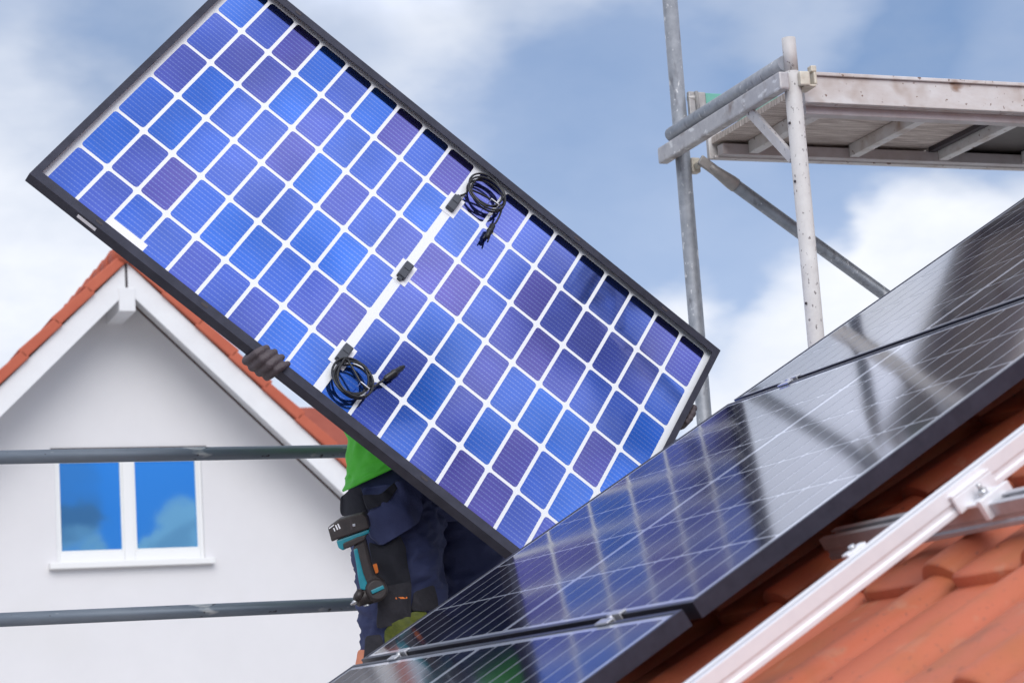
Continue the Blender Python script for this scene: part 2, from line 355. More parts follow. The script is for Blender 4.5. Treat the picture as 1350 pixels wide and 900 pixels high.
# cloud on the sun's side of the sky is lit more strongly
sdir = V((math.sin(SUN_AZ), math.cos(SUN_AZ), .75)).normalized()
glow = mr(vm('DOT_PRODUCT', D, sdir), -.15, .95, 0, 1)
cc = nod(nt, 'ShaderNodeMix', data_type='RGBA')
cc.inputs['A'].default_value = tuple(x / SKYS for x in (.76, .785, .84)) + (1,)
cc.inputs['B'].default_value = tuple(x / SKYS for x in (.25, .335, .50)) + (1,)
lk.new(gry, cc.inputs['Factor'])
c1 = nod(nt, 'ShaderNodeMix', data_type='RGBA'); c1.inputs['B'].default_value = tuple(x / SKYS for x in (1.75, 1.72, 1.68)) + (1,)
lk.new(mm('MULTIPLY', mm('MULTIPLY', glow, mr(sxyz.outputs['Z'], .04, .42, .12, 1)), mm('SUBTRACT', 1.0, gry)), c1.inputs['Factor']); lk.new(cc.outputs['Result'], c1.inputs['A'])
c3 = nod(nt, 'ShaderNodeMix', data_type='RGBA'); c3.inputs['B'].default_value = tuple(x / SKYS for x in (1.22, 1.30, 1.60)) + (1,)
lk.new(mm('ADD', summed2([(dirpx(500, -420), 8.5, .8), (dirpx(850, -520), 8.0, .8)], DM), 0.0, True), c3.inputs['Factor']); lk.new(c1.outputs['Result'], c3.inputs['A']); c1 = c3
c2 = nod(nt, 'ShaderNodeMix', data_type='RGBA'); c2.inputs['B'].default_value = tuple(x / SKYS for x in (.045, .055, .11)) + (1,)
lk.new(mm('ADD', summed2(DARK_ADDED, DM), 0.0, True), c2.inputs['Factor']); lk.new(c1.outputs['Result'], c2.inputs['A'])
cov = mm('MAXIMUM', cov, mm('ADD', summed2(DARK_ADDED, DM), 0.0, True))
cc = c2
low = mm('MAXIMUM', mr(sxyz.outputs['Z'], .02, .34, .40, 1), mr(sxyz.outputs['Y'], -.3, .3, 0, 1))   # duller towards the horizon behind the camera
fm = nod(nt, 'ShaderNodeMix', data_type='RGBA'); lk.new(cov, fm.inputs['Factor']); bt = nod(nt, 'ShaderNodeMix', data_type='RGBA', blend_type='MULTIPLY'); lk.new(mr(sxyz.outputs['Y'], -.1, -.7), bt.inputs['Factor']); bt.inputs['B'].default_value = (.34, .74, 1.0, 1); lk.new(hs.outputs['Color'], bt.inputs['A']); lk.new(bt.outputs['Result'], fm.inputs['A']); lk.new(cc.outputs['Result'], fm.inputs['B'])
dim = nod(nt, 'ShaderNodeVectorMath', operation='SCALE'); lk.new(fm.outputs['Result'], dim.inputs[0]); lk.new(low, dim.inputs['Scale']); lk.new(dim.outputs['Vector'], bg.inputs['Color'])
sd = bpy.data.lights.new('sun', 'SUN'); sun = bpy.data.objects.new('sun', sd); COL.objects.link(sun)
sd.energy = 1.3; sd.angle = math.radians(40); sd.color = (1, .95, .88)
sv = V((math.sin(SUN_AZ) * math.cos(SUN_EL), math.cos(SUN_AZ) * math.cos(SUN_EL), math.sin(SUN_EL)))
sun.rotation_euler = sv.to_track_quat('Z', 'Y').to_euler(); sun.location = (0, -5, 30)
scn.view_settings.view_transform = 'Standard'; scn.view_settings.look = 'None'; scn.view_settings.exposure = .36; scn.view_settings.gamma = 1

# ------------------------------------------------------------------ ground
g = MB(); n = 24; L = 900
vs = [[g.bm.verts.new((-L + 2 * L * i / n, -L + 2 * L * j / n, 0)) for i in range(n + 1)] for j in range(n + 1)]
for j in range(n):
    for i in range(n): g.bm.faces.new((vs[j][i], vs[j][i + 1], vs[j + 1][i + 1], vs[j + 1][i]))
tag(g.build('ground', 'grass'), kind='structure')

# ------------------------------------------------------------------ solar panel: 18 by 6 half cells, black frame, glass on both sides
PL, PH, PD = 1.722, 1.134, .030
GM, GT, CG = .028, .020, .0160             # cell field margins and the wider middle gap
CP, CQ = (PL - 2 * GM - CG) / 18, (PH - 2 * GT) / 6
def frame_mb():
    mb = MB(); bm = mb.bm
    prof = [(0, 0, 0), (.010, .010, 0), (.010, .010, -.0014), (.0022, .0022, -.0014), (.0022, .0022, -.0278), (.030, .019, -.0278), (.030, .019, -.030), (0, 0, -.030)]
    rings = []
    for sx, sy in ((0, 0), (1, 0), (1, 1), (0, 1)):
        rings.append([bm.verts.new(((PL - ds) if sx else ds, (PH - dl) if sy else dl, z)) for dl, ds, z in prof])
    n = len(prof)
    for a in range(4):
        A, B = rings[a], rings[(a + 1) % 4]
        for k in range(n): bm.faces.new((A[k], A[(k + 1) % n], B[(k + 1) % n], B[k]))
    return mb
def cell_mb(z, gx, gy, ch, flip, seed):
    rnd = random.Random(seed); mb = MB(); bm = mb.bm
    uvl = bm.loops.layers.uv.new('UVMap'); ly = bm.faces.layers.float.new('cell_tone')
    for i in range(18):
        for j in range(6):
            x0 = GM + i * CP + (CG if i >= 9 else 0) + gx / 2; x1 = x0 + CP - gx; y0 = GT + j * CQ + gy / 2; y1 = y0 + CQ - gy
            c = ch; pts = [(x0 + c, y0), (x1 - c, y0), (x1 - c * .3, y0 + c * .3), (x1, y0 + c), (x1, y1 - c), (x1 - c * .3, y1 - c * .3), (x1 - c, y1), (x0 + c, y1), (x0 + c * .3, y1 - c * .3), (x0, y1 - c), (x0, y0 + c), (x0 + c * .3, y0 + c * .3)]
            if flip: pts = pts[::-1]
            f = bm.faces.new([bm.verts.new((x, y, z)) for x, y in pts])
            f[ly] = min(1, max(0, rnd.gauss(.36, .42)))
            for lp in f.loops: lp[uvl].uv = ((lp.vert.co.x - x0) / (x1 - x0), (lp.vert.co.y - y0) / (y1 - y0))
    return mb
def rebuild(mb, name, m):                    # like MB.build but keeps the face winding that was written
    me = bpy.data.meshes.new(name); mb.bm.to_mesh(me); mb.bm.free(); me.materials.append(M[m]); return me
frame_me = None
ME = {}
ME['frame'] = frame_mb().build('frame', 'frame', None, bevel=.0006, seg=1); fo = ME['frame']; ME['frame'] = fo.data; bpy.data.objects.remove(fo)
def sheet_me(name, z0, z1, m):
    o = MB().box((.0025, .0025, z0), (PL - .0025, PH - .0025, z1)).build(name, m); me = o.data; bpy.data.objects.remove(o); return me
ME['front_glass'] = sheet_me('front_glass', -.0042, -.0016, 'frontsheet')
ME['rear_glass'] = sheet_me('rear_glass', -.0075, -.0044, 'sheet')
ME['front_cells'] = rebuild(cell_mb(-.0013, .0078, .0058, .004, False, 3), 'front_cells', 'cellfront')
ME['rear_cells'] = rebuild(cell_mb(-.0078, .0100, .0108, .0085, True, 11), 'rear_cells', 'cellback')
def link(name, me, parent):
    o = bpy.data.objects.new(name, me); COL.objects.link(o); o.parent = parent; return o
def panel(label, mw, rear, group=None):
    t = thing('solar_panel', label, 'solar panel', mw, group)
    link('frame', ME['frame'], t); link('front_glass', ME['front_glass'], t); link('front_cells', ME['front_cells'], t)
    link('rear_glass', ME['rear_glass'], t)
    if rear: link('rear_cells', ME['rear_cells'], t)
    return t
GAP = .020
GRP = 'solar panels mounted on the tiled roof'
for k, lab in ((0, 'middle dark panel on the roof slope, mirroring the blue panel and the scaffold poles'),
               (1, 'uppermost dark panel on the roof slope, below the scaffold deck at the right edge'),
               (-1, 'lowest dark panel on the roof slope, cut off by the bottom edge of the photo')):
    panel(lab, frame(RF(PL, k * (PH + GAP), 0), -YA, UPB, NRM), False, GRP)
held = panel('black framed panel of bright blue cells, seen from its back, held up by the worker', frame(PP(0, 0, .0075), PS, PT, PN), True)
FB = -.0225                                  # back of the frame, in PP coordinates
# wire things on its back
def ppbox(mb, s, t, ws, wt, n0, n1): return mb.hexa([PP(s - ws, t - wt, n0), PP(s + ws, t - wt, n0), PP(s + ws, t + wt, n0), PP(s - ws, t + wt, n0), PP(s - ws, t - wt, n1), PP(s + ws, t - wt, n1), PP(s + ws, t + wt, n1), PP(s - ws, t + wt, n1)])
def spline(pts, n=8):
    pts = [V(p) for p in pts]; P = [pts[0]] + pts + [pts[-1]]; r = []
    for i in range(1, len(P) - 2):
        for k in range(n):
            t = k / n; a, b, c, d = P[i - 1:i + 3]
            r.append(.5 * ((2 * b) + (-a + c) * t + (2 * a - 5 * b + 4 * c - d) * t * t + (-a + 3 * b - 3 * c + d) * t ** 3))
    r.append(pts[-1]); return r
for k, (s, t) in enumerate(((.861, .218), (.863, .556), (.862, .938))):
    ppbox(MB(), s, t, .024, .043, -.0004, -.0013).build('box_backing', 'label', held)
    jb = ppbox(MB(), s, t, .0125, .0300, -.0014, -.0165).build('junction_box', 'jbox', held, bevel=.003)
    m2 = MB(); ppbox(m2, s, t + (.034 if k else -.034), .006, .006, -.003, -.012)
    ppbox(m2, s, t - .012, .009, .012, -.0168, -.0182)
    m2.build('lid', 'jbox', jb, bevel=.001)
def coil(s0, t0, r, jb, tail, plug, seed):
    rnd = random.Random(seed); pts = [PP(jb[0], jb[1], -.008)]
    turns = 4; a0 = math.atan2(jb[1] - t0, jb[0] - s0)
    for k in range(turns * 14 + 1):
        a = a0 + .25 + k * 2 * PI / 14; rr = r * (1 + .10 * math.sin(k * .449 * 1.31 + seed) + .03 * math.sin(k * .9)); lay = k / 14
        pts.append(PP(s0 + rr * math.cos(a) + .004 * math.sin(lay * 2.1), t0 + rr * 1.06 * math.sin(a) + .004 * math.cos(lay * 1.7), -.007 - .0042 * lay - .007 * abs(math.sin(a * .5 + seed))))
    for p in tail: pts.append(PP(*p))
    cb = MB().tube(spline(pts, 3), .0030, 8).build('cable', 'cable', held)
    c = MB(); d0, d1 = PP(*plug[0]), PP(*plug[1]); d = d1 - d0
    c.tube([d0, d0 + d * .08, d0 + d * .1, d0 + d * .46, d0 + d * .48, d0 + d * .54, d0 + d * .56, d0 + d * .88, d0 + d * .9, d1], [.005, .006, .0085, .0085, .0100, .0100, .0080, .0075, .0055, .0050], 12)
    if seed == 2:
        sd_ = d.cross(PN).normalized()
        for q in (-1, 1): c.tube([d0 + d * .8 + sd_ * .006 * q, d1 + d * .18 + sd_ * .0075 * q], .0024, 8)
    c.build('connector', 'cable', cb)
coil(.917, .105, .052, (.861, .180), [(.968, .115, -.020), (.985, .175, -.022), (.982, .200, -.021)], ((.982, .196, -.021), (.989, .254, -.016)), 2)
coil(.914, .998, .050, (.861, .974), [(.955, 1.005, -.026), (.975, .955, -.022), (.981, .930, -.018)], ((.981, .932, -.018), (1.003, .848, -.014)), 5)
for (s, t) in ((.951, .125), (.950, 1.0)): MB().tube([PP(s - .012, t - .004, -.006), PP(s - .014, t, -.03), PP(s + .012, t + .004, -.034), PP(s + .014, t + .004, -.008)], .0016, 6).build('cable_tie', 'label', held)
ppbox(MB(), .268, 1.092, .055, .0130, FB - .0002, FB - .0008).build('label_sticker', 'label', held)
lb = MB(); lb.hexa([PP(.150, PH + .0002, -.006), PP(.205, PH + .0002, -.006), PP(.205, PH + .0009, -.006), PP(.150, PH + .0009, -.006), PP(.150, PH + .0002, -.016), PP(.205, PH + .0002, -.016), PP(.205, PH + .0009, -.016), PP(.150, PH + .0009, -.016)])
lb.build('serial_plate', 'label', held)
for s_ in (.20, .52, 1.2, 1.52):
    for t_ in (.0155, PH - .0155):
        MB().prism([(x + .0042 * math.cos(a), .0042 * math.sin(a)) for x, lo in ((.006, -PI / 2), (-.006, PI / 2)) for a in [lo + PI * k / 8 for k in range(9)]], frame(PP(s_, t_, FB - .0003), PS, PT, PN), -.0003, 0).build('mounting_hole', 'dark', held)

# mid clamps in the two seams of the roof array
def clamp(a, b, label):
    t = thing('panel_clamp', label, 'clamp', frame(RF(a, b, 0), YA, UPB, NRM), 'aluminium clamps between the roof panels')
    mb = MB()
    for q in (-1, 1):
        mb.box((-.026, min(q * .0075, q * .021), .0006), (.026, max(q * .0075, q * .021), .0042)); mb.box((-.026, min(q * .0050, q * .0085), -.024), (.026, max(q * .0050, q * .0085), .0046))
    mb.box((-.026, -.006, -.024), (.026, .006, -.021))
    mb.build('bracket', 'alu', t, bevel=.0007, local=True)
    MB().tube([(0, 0, -.021), (0, 0, -.002), (0, 0, .004)], [.0042, .0042, .0042], 12).tube([(0, 0, -.004), (0, 0, .005)], .0048, 6).build('bolt', 'steel', t, local=True)
clamp(1.42, -GAP / 2, 'small clamp in the lower panel seam, the one nearest the worker\'s knee')
clamp(.292, -GAP / 2, 'small clamp in the lower panel seam, at the end nearest the bare tiles')
clamp(1.416, PH + GAP / 2, 'small clamp in the upper panel seam, just below the scaffold poles')

# rails
UPR = [(-.020, 0), (.020, 0), (.020, .008), (.0165, .010), (.0165, .017), (.020, .019), (.020, .040), (.0075, .040), (.0075, .037), (.013, .035), (.013, .026), (-.013, .026), (-.013, .035), (-.0075, .037), (-.0075, .040), (-.020, .040), (-.020, .019), (-.0165, .017), (-.0165, .010), (-.020, .008)]
def rail_b(a, b0, b1, label, dh=0):
    mb = MB().prism(UPR, frame(RF(a, b0, -.0705 + dh), YA, NRM, UPB), 0, b1 - b0)
    return tag(recentre(mb.build('mounting_rail', 'railalu', None, bevel=.0008, seg=1)), label, 'rail', 'aluminium rails on the roof')
def rail_a(b, a0, a1, label):
    mb = MB().prism(UPR, frame(RF(a0, b, -.1115), UPB, NRM, YA), 0, a1 - a0)
    return tag(recentre(mb.build('mounting_rail', 'alu', None, bevel=.0008, seg=1)), label, 'rail', 'aluminium rails on the roof')
rail_b(-.285, -3.0, 2.6, 'long white aluminium rail running up the slope over the bare tiles, beside the panels')
rail_b(.293, -2.2, 2.5, 'aluminium rail under the near ends of the roof panels, dim in their shadow')
rail_b(1.42, -2.2, 2.5, 'aluminium rail under the far ends of the roof panels, hidden in their shadow')
rail_a(.338, -2.6, .145, 'silver cross rail under the long white rail, its cut end next to the middle panel')
def rail_clamp(a, s, label, h=-.07, b=.338):
    t = thing('rail_clamp', label, 'clamp', frame(RF(a, b, h), YA * s, UPB, NRM))
    mb = MB()
    mb.box((-.004, -.040, .0005), (.003, .040, .026)); mb.box((-.004, -.040, .026), (.022, .040, .031)); mb.box((-.034, -.028, .0005), (-.004, .028, .006))
    mb.box((-.046, -.030, -.022), (-.034, .030, .010))
    mb.build('bracket', 'railalu', t, bevel=.0018, local=True)
    MB().tube([(-.019, 0, .004), (-.019, 0, .016)], .008, 6).tube([(-.019, 0, .016), (-.019, 0, .026)], .004, 10).build('bolt', 'steel', t, local=True)
rail_clamp(-.285 - .026, 1, 'white clamp where the cross rail meets the long white rail, above the bare tiles')
t = thing('rail_clamp', 'small white clamp on the long white rail\'s far edge, beside the cut rail end', 'clamp', frame(RF(-.265, .145, -.0355), -YA, UPB, NRM))
MB().box((-.014, -.018, .0055), (.004, .018, .0095)).box((.0008, -.018, -.030), (.005, .018, .0054)).build('bracket', 'railalu', t, bevel=.001, local=True)
MB().tube([(-.006, 0, .0095), (-.006, 0, .0150)], .006, 6).build('bolt', 'steel', t, local=True)

# ------------------------------------------------------------------ the house being worked on
B0, B1 = -2.45, 5.0
A0, A1 = -5.2, 1.86
home = thing('house', 'house under the solar panels, its orange tiled roof showing at the bottom right', 'house', T((5, 1, 0)))
TP, TC, HT = .256, .340, -.162
def prof(u):                                  # height across one tile, u in metres from its left edge
    r = .088
    if u < r: return .025 * math.sin(PI * u / r) ** .75 if 0 < u < r else 0
    x = (u - r) / (TP - r)
    return -.004 + .015 * math.sin(PI * min(1, x * 1.02)) ** .6 - (.024 if x < .05 else 0)
def nose(u):
    r = .088
    if u < r: return .006 * math.sin(PI * u / r)
    x = (u - r) / (TP - r); return .004 + .034 * math.sin(PI * x) ** .75
def tile_roof(mtx, na0, na1, nb0, nb1, fine=True):
    rnd = random.Random(5); bm = bmesh.new(); uvl = bm.loops.layers.uv.new('UVMap'); ly = bm.faces.layers.float.new('tile_tone')
    us = [0, .006, .018, .032, .046, .060, .074, .086, .0885, .094, .102, .114, .132, .152, .172, .192, .212, .230, .245, .2555] if fine else [0, .03, .06, .0885, .14, .2, .2555]
    for ib in range(nb0, nb1):
        for ia in range(na0, na1):
            tone = rnd.random(); dh = rnd.uniform(-.0015, .0015); rows = []
            vb = [(-1, -.023), (-1, -.010), (0, -.0045), (.004, -.0012), (.012, .0), (.10, 0), (.24, 0), (.385, -.002)] if fine else [(-1, -.03), (0, 0), (.2, 0), (.385, 0)]
            for q, (vv, drop) in enumerate(vb):
                row = []
                for u in us:
                    b = ib * TC - nose(u) + max(vv, 0) + (0 if vv >= 0 else -.0005)
                    if vv > .1: b = ib * TC + vv
                    lift_ = .023 * (1 - max(vv, 0) / .385)
                    row.append(bm.verts.new(mtx @ V((ia * TP + (TP - u), b, HT + prof(u) * (1 if vv >= 0 else .8) + lift_ + drop + dh))))
                rows.append(row)
            for q in range(len(vb) - 1):
                for k in range(len(us) - 1):
                    f = bm.faces.new((rows[q][k], rows[q + 1][k], rows[q + 1][k + 1], rows[q][k + 1])); f.smooth = q > 1; f[ly] = tone
                    for lp, (uu, ww) in zip(f.loops, ((us[k], vb[q][0]), (us[k], vb[q + 1][0]), (us[k + 1], vb[q + 1][0]), (us[k + 1], vb[q][0]))): lp[uvl].uv = (uu, max(ww, 0))
    return bm
NOSE0 = .255                                   # a course line of the roof, measured on the photograph
off_a = -.083 - .11
fr_roof = frame(RF(off_a, NOSE0, 0), YA, UPB, NRM)
bm = tile_roof(fr_roof, -20, 8, -8, 14)
bm.transform(rootm(home).inverted()); me = bpy.data.meshes.new('roof'); bm.to_mesh(me); bm.free(); me.materials.append(M['tile'])
roof = bpy.data.objects.new('roof', me); COL.objects.link(roof); roof.parent = home
A_LO, A_HI = off_a - 20 * TP, off_a + 8 * TP
RB = NOSE0 + 14 * TC
RIDGE = RF(0, RB, HT)
fr2 = frame(V((2 * RIDGE.x - RF(0, 0, 0).x, A_LO + A_HI + RO.y, RO.z)) , -YA, V((-UPB.x, 0, UPB.z)), V((-NRM.x, 0, NRM.z)))
fr2 = Matrix.Translation(V((0, -A_LO - A_HI + (A_LO + A_HI), 0))) @ frame(V((2 * RIDGE.x - RO.x, RO.y + A_LO + A_HI - off_a - 0, RO.z)) + V((-UPB.x, 0, UPB.z)) * NOSE0, -YA, V((-UPB.x, 0, UPB.z)), V((-NRM.x, 0, NRM.z)))
bm = tile_roof(fr2, -20, 8, -8, 14, False)
bm.transform(rootm(home).inverted()); me = bpy.data.meshes.new('roof'); bm.to_mesh(me); bm.free(); me.materials.append(M['tile'])
r2 = bpy.data.objects.new('roof', me); COL.objects.link(r2); r2.parent = home
mb = MB()
for k in range(18):                            # ridge caps
    a = A_LO + (A_HI - A_LO) * k / 18; c = RIDGE + V((0, 0, .02))
    mb.tube([V((c.x, RO.y + a, c.z)), V((c.x, RO.y + a + (A_HI - A_LO) / 18 + .02, c.z - .012))], [.12, .108], 14)
mb.build('ridge', 'tile', roof, smooth=True)
mb = MB()                                      # roof underlay and walls
for sgn in (1, -1):
    f = frame(RIDGE + V((0, 0, -.05)), V((0, 1, 0)), V((-sgn * UPB.x, 0, -UPB.z)), V((-sgn * NRM.x, 0, NRM.z)))
    mb.box((A_LO + .03, .05, -.10), (A_HI - .03, RB - B0 - .1, -.02), f)
mb.build('roof_boarding', 'dark', roof)
ez = RF(0, B0 + .5, -.30); wx0 = ez.x; wx1 = 2 * RIDGE.x - wx0
mb = MB().prism([(wx0, 0), (wx1, 0), (wx1, ez.z), (RIDGE.x, RIDGE.z - .28), (wx0, ez.z)], frame((0, RO.y + A_HI - .15, 0), (1, 0, 0), (0, 0, 1), (0, -1, 0)), 0, A_HI - A_LO - .3)
mb.build('wall', 'farwall', home)
p = RF(0, NOSE0 - 8 * TC - .06, HT - .05)
MB().tube([V((p.x, RO.y + A_LO, p.z)), V((p.x, RO.y + A_HI, p.z))], .065, 16).build('gutter', 'gutter', home)

# ------------------------------------------------------------------ scaffold at the far gable
SX, YI, YO = 2.997, 5.244, 5.974
def hframe(x, top_i, top_o, label, full=True):
    t = thing('scaffold', label, 'scaffold', T((x, (YI + YO) / 2, 0)), 'welded frames of the scaffold')
    def pole(y, top, m):
        mb = MB(); mb.tube([(x, y, .03), (x, y, top - .105 if y == YI else top)], .02415, 24)
        if y == YI: mb.tube([(x, y, top - .106), (x, y, top - .1)], [.02415, .0200], 20).tube([(x, y, top - .1), (x, y, top)], .0200, 20)
        o = mb.build('standard', m, t)
        MB().box((x - .075, y - .075, .002), (x + .075, y + .075, .012)).build('base_plate', 'galv', o)
        return o
    pi = pole(YI, top_i, 'paintpole' if full else 'galv'); po = pole(YO, top_o, 'galv')
    return t, pi, po
hf, pin, pou = hframe(SX, 1.873 + Z0, 3.35 + Z0, 'scaffold with a tall grey pole and a shorter white spattered pole, beyond the roof panels')
TZ0, TZ1 = 1.716 + Z0, 1.764 + Z0
MB().box((SX - .058, YI - .030, TZ0 - .004), (SX - .0255, YO + .060, TZ1)).build('transom', 'transom', hf, bevel=.006)
MB().tube([(SX - .016, YI + .004, 1.799 + Z0), (SX - .036, YO - .006, 1.791 + Z0)], .0235, 20).build('cross_tube', 'galv', hf)
a_, b_ = V((SX - .034, YI + .21, TZ0 + .004)), V((SX - .010, YI + .022, 1.525 + Z0)); d = (b_ - a_).normalized(); sd_ = V((1, 0, 0)); nn = d.cross(sd_).normalized(); sd_ = nn.cross(d)
MB().box((-.006, -.016, 0), (.006, .016, (b_ - a_).length), frame(a_, sd_, nn, d)).build('gusset_strut', 'paintpole', hf, bevel=.002)
mb = MB()                                      # deck seat brackets at the poles
mb.box((SX + .020, YI - .034, 1.722 + Z0), (SX + .058, YI + .030, 1.730 + Z0)); mb.box((SX + .052, YI - .034, 1.730 + Z0), (SX + .062, YI + .030, 1.772 + Z0)); mb.box((SX + .004, YI - .040, 1.724 + Z0), (SX + .036, YI - .0245, 1.765 + Z0))
mb.box((SX + .044, YI - .036, 1.766 + Z0), (SX + .062, YI - .012, 1.785 + Z0))
mb.build('deck_seat', 'palefit', hf, bevel=.004)
mb = MB()                                      # brace hook and toe board hook on the tall pole
mb.box((SX + .020, YO - .020, 1.668 + Z0), (SX + .050, YO + .012, 1.716 + Z0)); mb.tube([(SX + .036, YO - .045, 1.688 + Z0), (SX + .036, YO + .01, 1.688 + Z0)], .011, 12)
mb.build('brace_hook', 'palefit', hf, bevel=.004)
mb = MB(); mb.tube([(SX + .018, YO - .03, 1.905 + Z0), (SX + .05, YO - .036, 1.905 + Z0)], .012, 12); mb.box((SX + .018, YO - .042, 1.835 + Z0), (SX + .040, YO - .026, 1.925 + Z0))
mb.tube([(SX + .043, YO - .045, 1.925 + Z0), (SX + .046, YO - .045, 1.88 + Z0), (SX + .044, YO - .045, 1.84 + Z0)], .006, 10)
mb.build('board_hook', 'coupler', hf, bevel=.003)
for z in (1.62, 1.45, 1.1): MB().tube([(SX - .0232, YI - .006, z + Z0), (SX - .0262, YI - .0065, z + Z0)], .004, 10).build('pin_hole', 'dark', pin)
# the deck that lies on it
X0, X1 = SX + .062, SX + 2.51
DZ = 1.697 + Z0
deck = thing('scaffold_deck', 'weathered scaffold deck seen from below, pale beams and cross bars under wooden boards', 'scaffold deck', T((X0, YI + .36, DZ)))
def beam(y0, s):                               # s = +1: the beam whose outer face looks at us
    t = MB()
    t.box((X0, min(y0, y0 + s * .018), DZ + .004), (X1, max(y0, y0 + s * .018), DZ + .083))
    t.box((X0, min(y0 - s * .009, y0 + s * .02), DZ + .0835), (X1, max(y0 - s * .009, y0 + s * .02), DZ + .094))
    t.box((X0 + .01, min(y0 + s * .0184, y0 + s * .034), DZ + .0025), (X1, max(y0 + s * .0184, y0 + s * .034), DZ + .012))
    return t.build('side_beam', 'deckalu', deck, bevel=.0022)
beam(YI + .046, 1); beam(YO - .046, -1)
for y0, s in ((YI + .081, 1), (YO - .081, -1)):
    lo, hi = sorted((y0, y0 + s * .036))
    MB().box((X0 + .02, lo, DZ - .020 if s > 0 else DZ + .006), (X1, hi, DZ + .040)).build('ledge', 'deckledge', deck, bevel=.002)
for k, x in enumerate((.11, .47, .80, 1.12, 1.45, 1.8, 2.15)):
    MB().box((X0 + x, YI + .1175, DZ + .010), (X0 + x + .034, YO - .1175, DZ + .050)).build('cross_bar', 'deckalu', deck, bevel=.003)
for k in range(3):
    y0 = YI + .066 + k * .1995
    MB().box((X0 + .01, y0, DZ + .0512), (X0 + .775, y0 + .1985, DZ + .072)).build('deck_board', 'plank', deck, bevel=.001)
MB().box((X0 + .790, YI + .066, DZ + .0512), (X1 - .01, YO - .066, DZ + .068)).build('hatch', 'darkply', deck, bevel=.001)
MB().box((X0 + .765, YI + .12, DZ + .036), (X0 + .789, YO - .12, DZ + .0505)).build('hatch_hinge', 'dark', deck)
MB().box((X0 + .70, YI + .060, DZ + .0945), (X0 + .98, YI + .15, DZ + .101)).build('hatch_handle', 'deckledge', deck, bevel=.002)
# diagonal brace, guard rails, toe board
bs, be = V((SX + .050, YO - .050, 1.690 + Z0)), V((SX + 1.93, YO - .046, .40 + Z0)); d = (be - bs).normalized()
br = thing('diagonal_brace', 'grey tube sloping down to the right from under the scaffold transom', 'brace', T(be))
MB().tube([bs + d * .098, be], .0205, 20).build('tube', 'galv', br)
q = d.cross(V((0, 1, 0))).normalized()
MB().tube([bs + d * .02, bs + d * .045, bs + d * .075, bs + d * .105, bs + d * .125, bs + d * .1255], [.012, .0165, .0195, .0225, .0225, .0205], 16).box((-.016, -.006, -.02), (.016, .006, .045), frame(bs, q, V((0, 1, 0)), d)).build('end_fitting', 'coupler', br, bevel=.002)
GX0 = .43
for z, lab in ((.801, 'upper grey guard rail tube crossing in front of the white house window'), (.365, 'lower grey guard rail tube crossing below the white house window')):
    y = YO - .043
    mb = MB().tube([(GX0 + .03, y, z + Z0), (SX - .03, y, z + Z0)], .0190, 20)
    for x in (GX0 + .012, SX - .045): mb.box((x, y - .004, z - .016 + Z0), (x + .03, y + .004, z + .016 + Z0))
    tag(recentre(mb.build('guard_rail', 'galvrail')), lab, 'guard rail', 'guard rails behind the worker')
tb = thing('toe_board', 'green painted board end hooked on the tall grey pole beside the cross tube', 'toe board', T((SX + 1.2, YO - .02, 1.84 + Z0)))
MB().box((SX + .082, YO - .032, 1.842 + Z0), (SX + 2.44, YO - .008, 1.925 + Z0)).build('board', 'green', tb, bevel=.003)
mb = MB().box((SX + .05, YO - .035, 1.838 + Z0), (SX + .081, YO - .005, 1.927 + Z0)); mb.build('end_shoe', 'coupler', tb, bevel=.004)
MB().tube([(SX + .118, YO - .0345, 1.89 + Z0), (SX + .118, YO - .0325, 1.89 + Z0)], .012, 14).build('hole', 'dark', tb)
hframe(GX0, .92 + Z0, 1.3 + Z0, 'second scaffold frame holding the far ends of the guard rails, outside the left edge', False)
# the lower platform the worker stands on
pl = thing('scaffold_platform', 'scaffold platform under the worker\'s feet, hidden behind the roof panels', 'scaffold platform', T((1.7, YI + .36, -.22 + Z0)))
for k in range(3): MB().box((GX0 - .1, YI + .06 + k * .205, -.245 + Z0), (SX - .08, YI + .255 + k * .205, -.205 + Z0)).build('deck_board', 'plank', pl, bevel=.003)
for x in (GX0 + .027, SX - .075): MB().box((x, YI - .02, -.295 + Z0), (x + .048, YO + .02, -.2455 + Z0)).build('bearer', 'galv', pl, bevel=.003)

# ------------------------------------------------------------------ the white gabled house behind
HX, HY, FY = 3.575, 18.0, 17.45               # ridge line, wall face and barge board face
SL = .977
house = thing('house', 'white gable house with orange tiles and a two pane window, behind the guard rails', 'house', T((HX, 22.5, 0)))
HW, HB = 3.9, 27.0
AP = 3.955 + Z0                                # top of the barge boards
EZ = AP - HW * SL
wall = MB()
# facade with a real window opening: strips around it
WX0, WX1, WZ0, WZ1 = 3.026, 4.262, 1.548 + Z0, 2.445 + Z0
def gable(z): return HW - .12 if z < EZ else max(0, (AP - .05 - z) / SL - .02)
def strip(x0, x1, z0, z1f):                    # a wall piece from height z0 up to the roof line or a level
    p = [(x0, z0), (x1, z0)]
    top = lambda x: AP - .10 - abs(x - HX) * SL
    if z1f is None:
        p += [(x1, top(x1))]
        if x0 < HX < x1: p += [(HX, top(HX))]
        p += [(x0, top(x0))]
    else: p += [(x1, z1f), (x0, z1f)]
    wall.prism(p, frame((0, HY, 0), (1, 0, 0), (0, 0, 1), (0, -1, 0)), -.30, 0)
strip(HX - HW + .35, WX0, 0, None); strip(WX1, HX + HW - .35, 0, None); strip(WX0, WX1, 0, WZ0); strip(WX0, WX1, WZ1, None)
wall.box((HX - HW + .35, HY + .301, 0), (HX - HW + .65, HB, EZ + .1)); wall.box((HX + HW - .65, HY + .301, 0), (HX + HW - .35, HB, EZ + .1)); wall.box((HX - HW + .651, HB - .3, 0), (HX + HW - .651, HB, EZ + .1))
wall.build('wall', 'wall', house)
win = MB(); fy0, fy1 = HY + .020, HY + .085
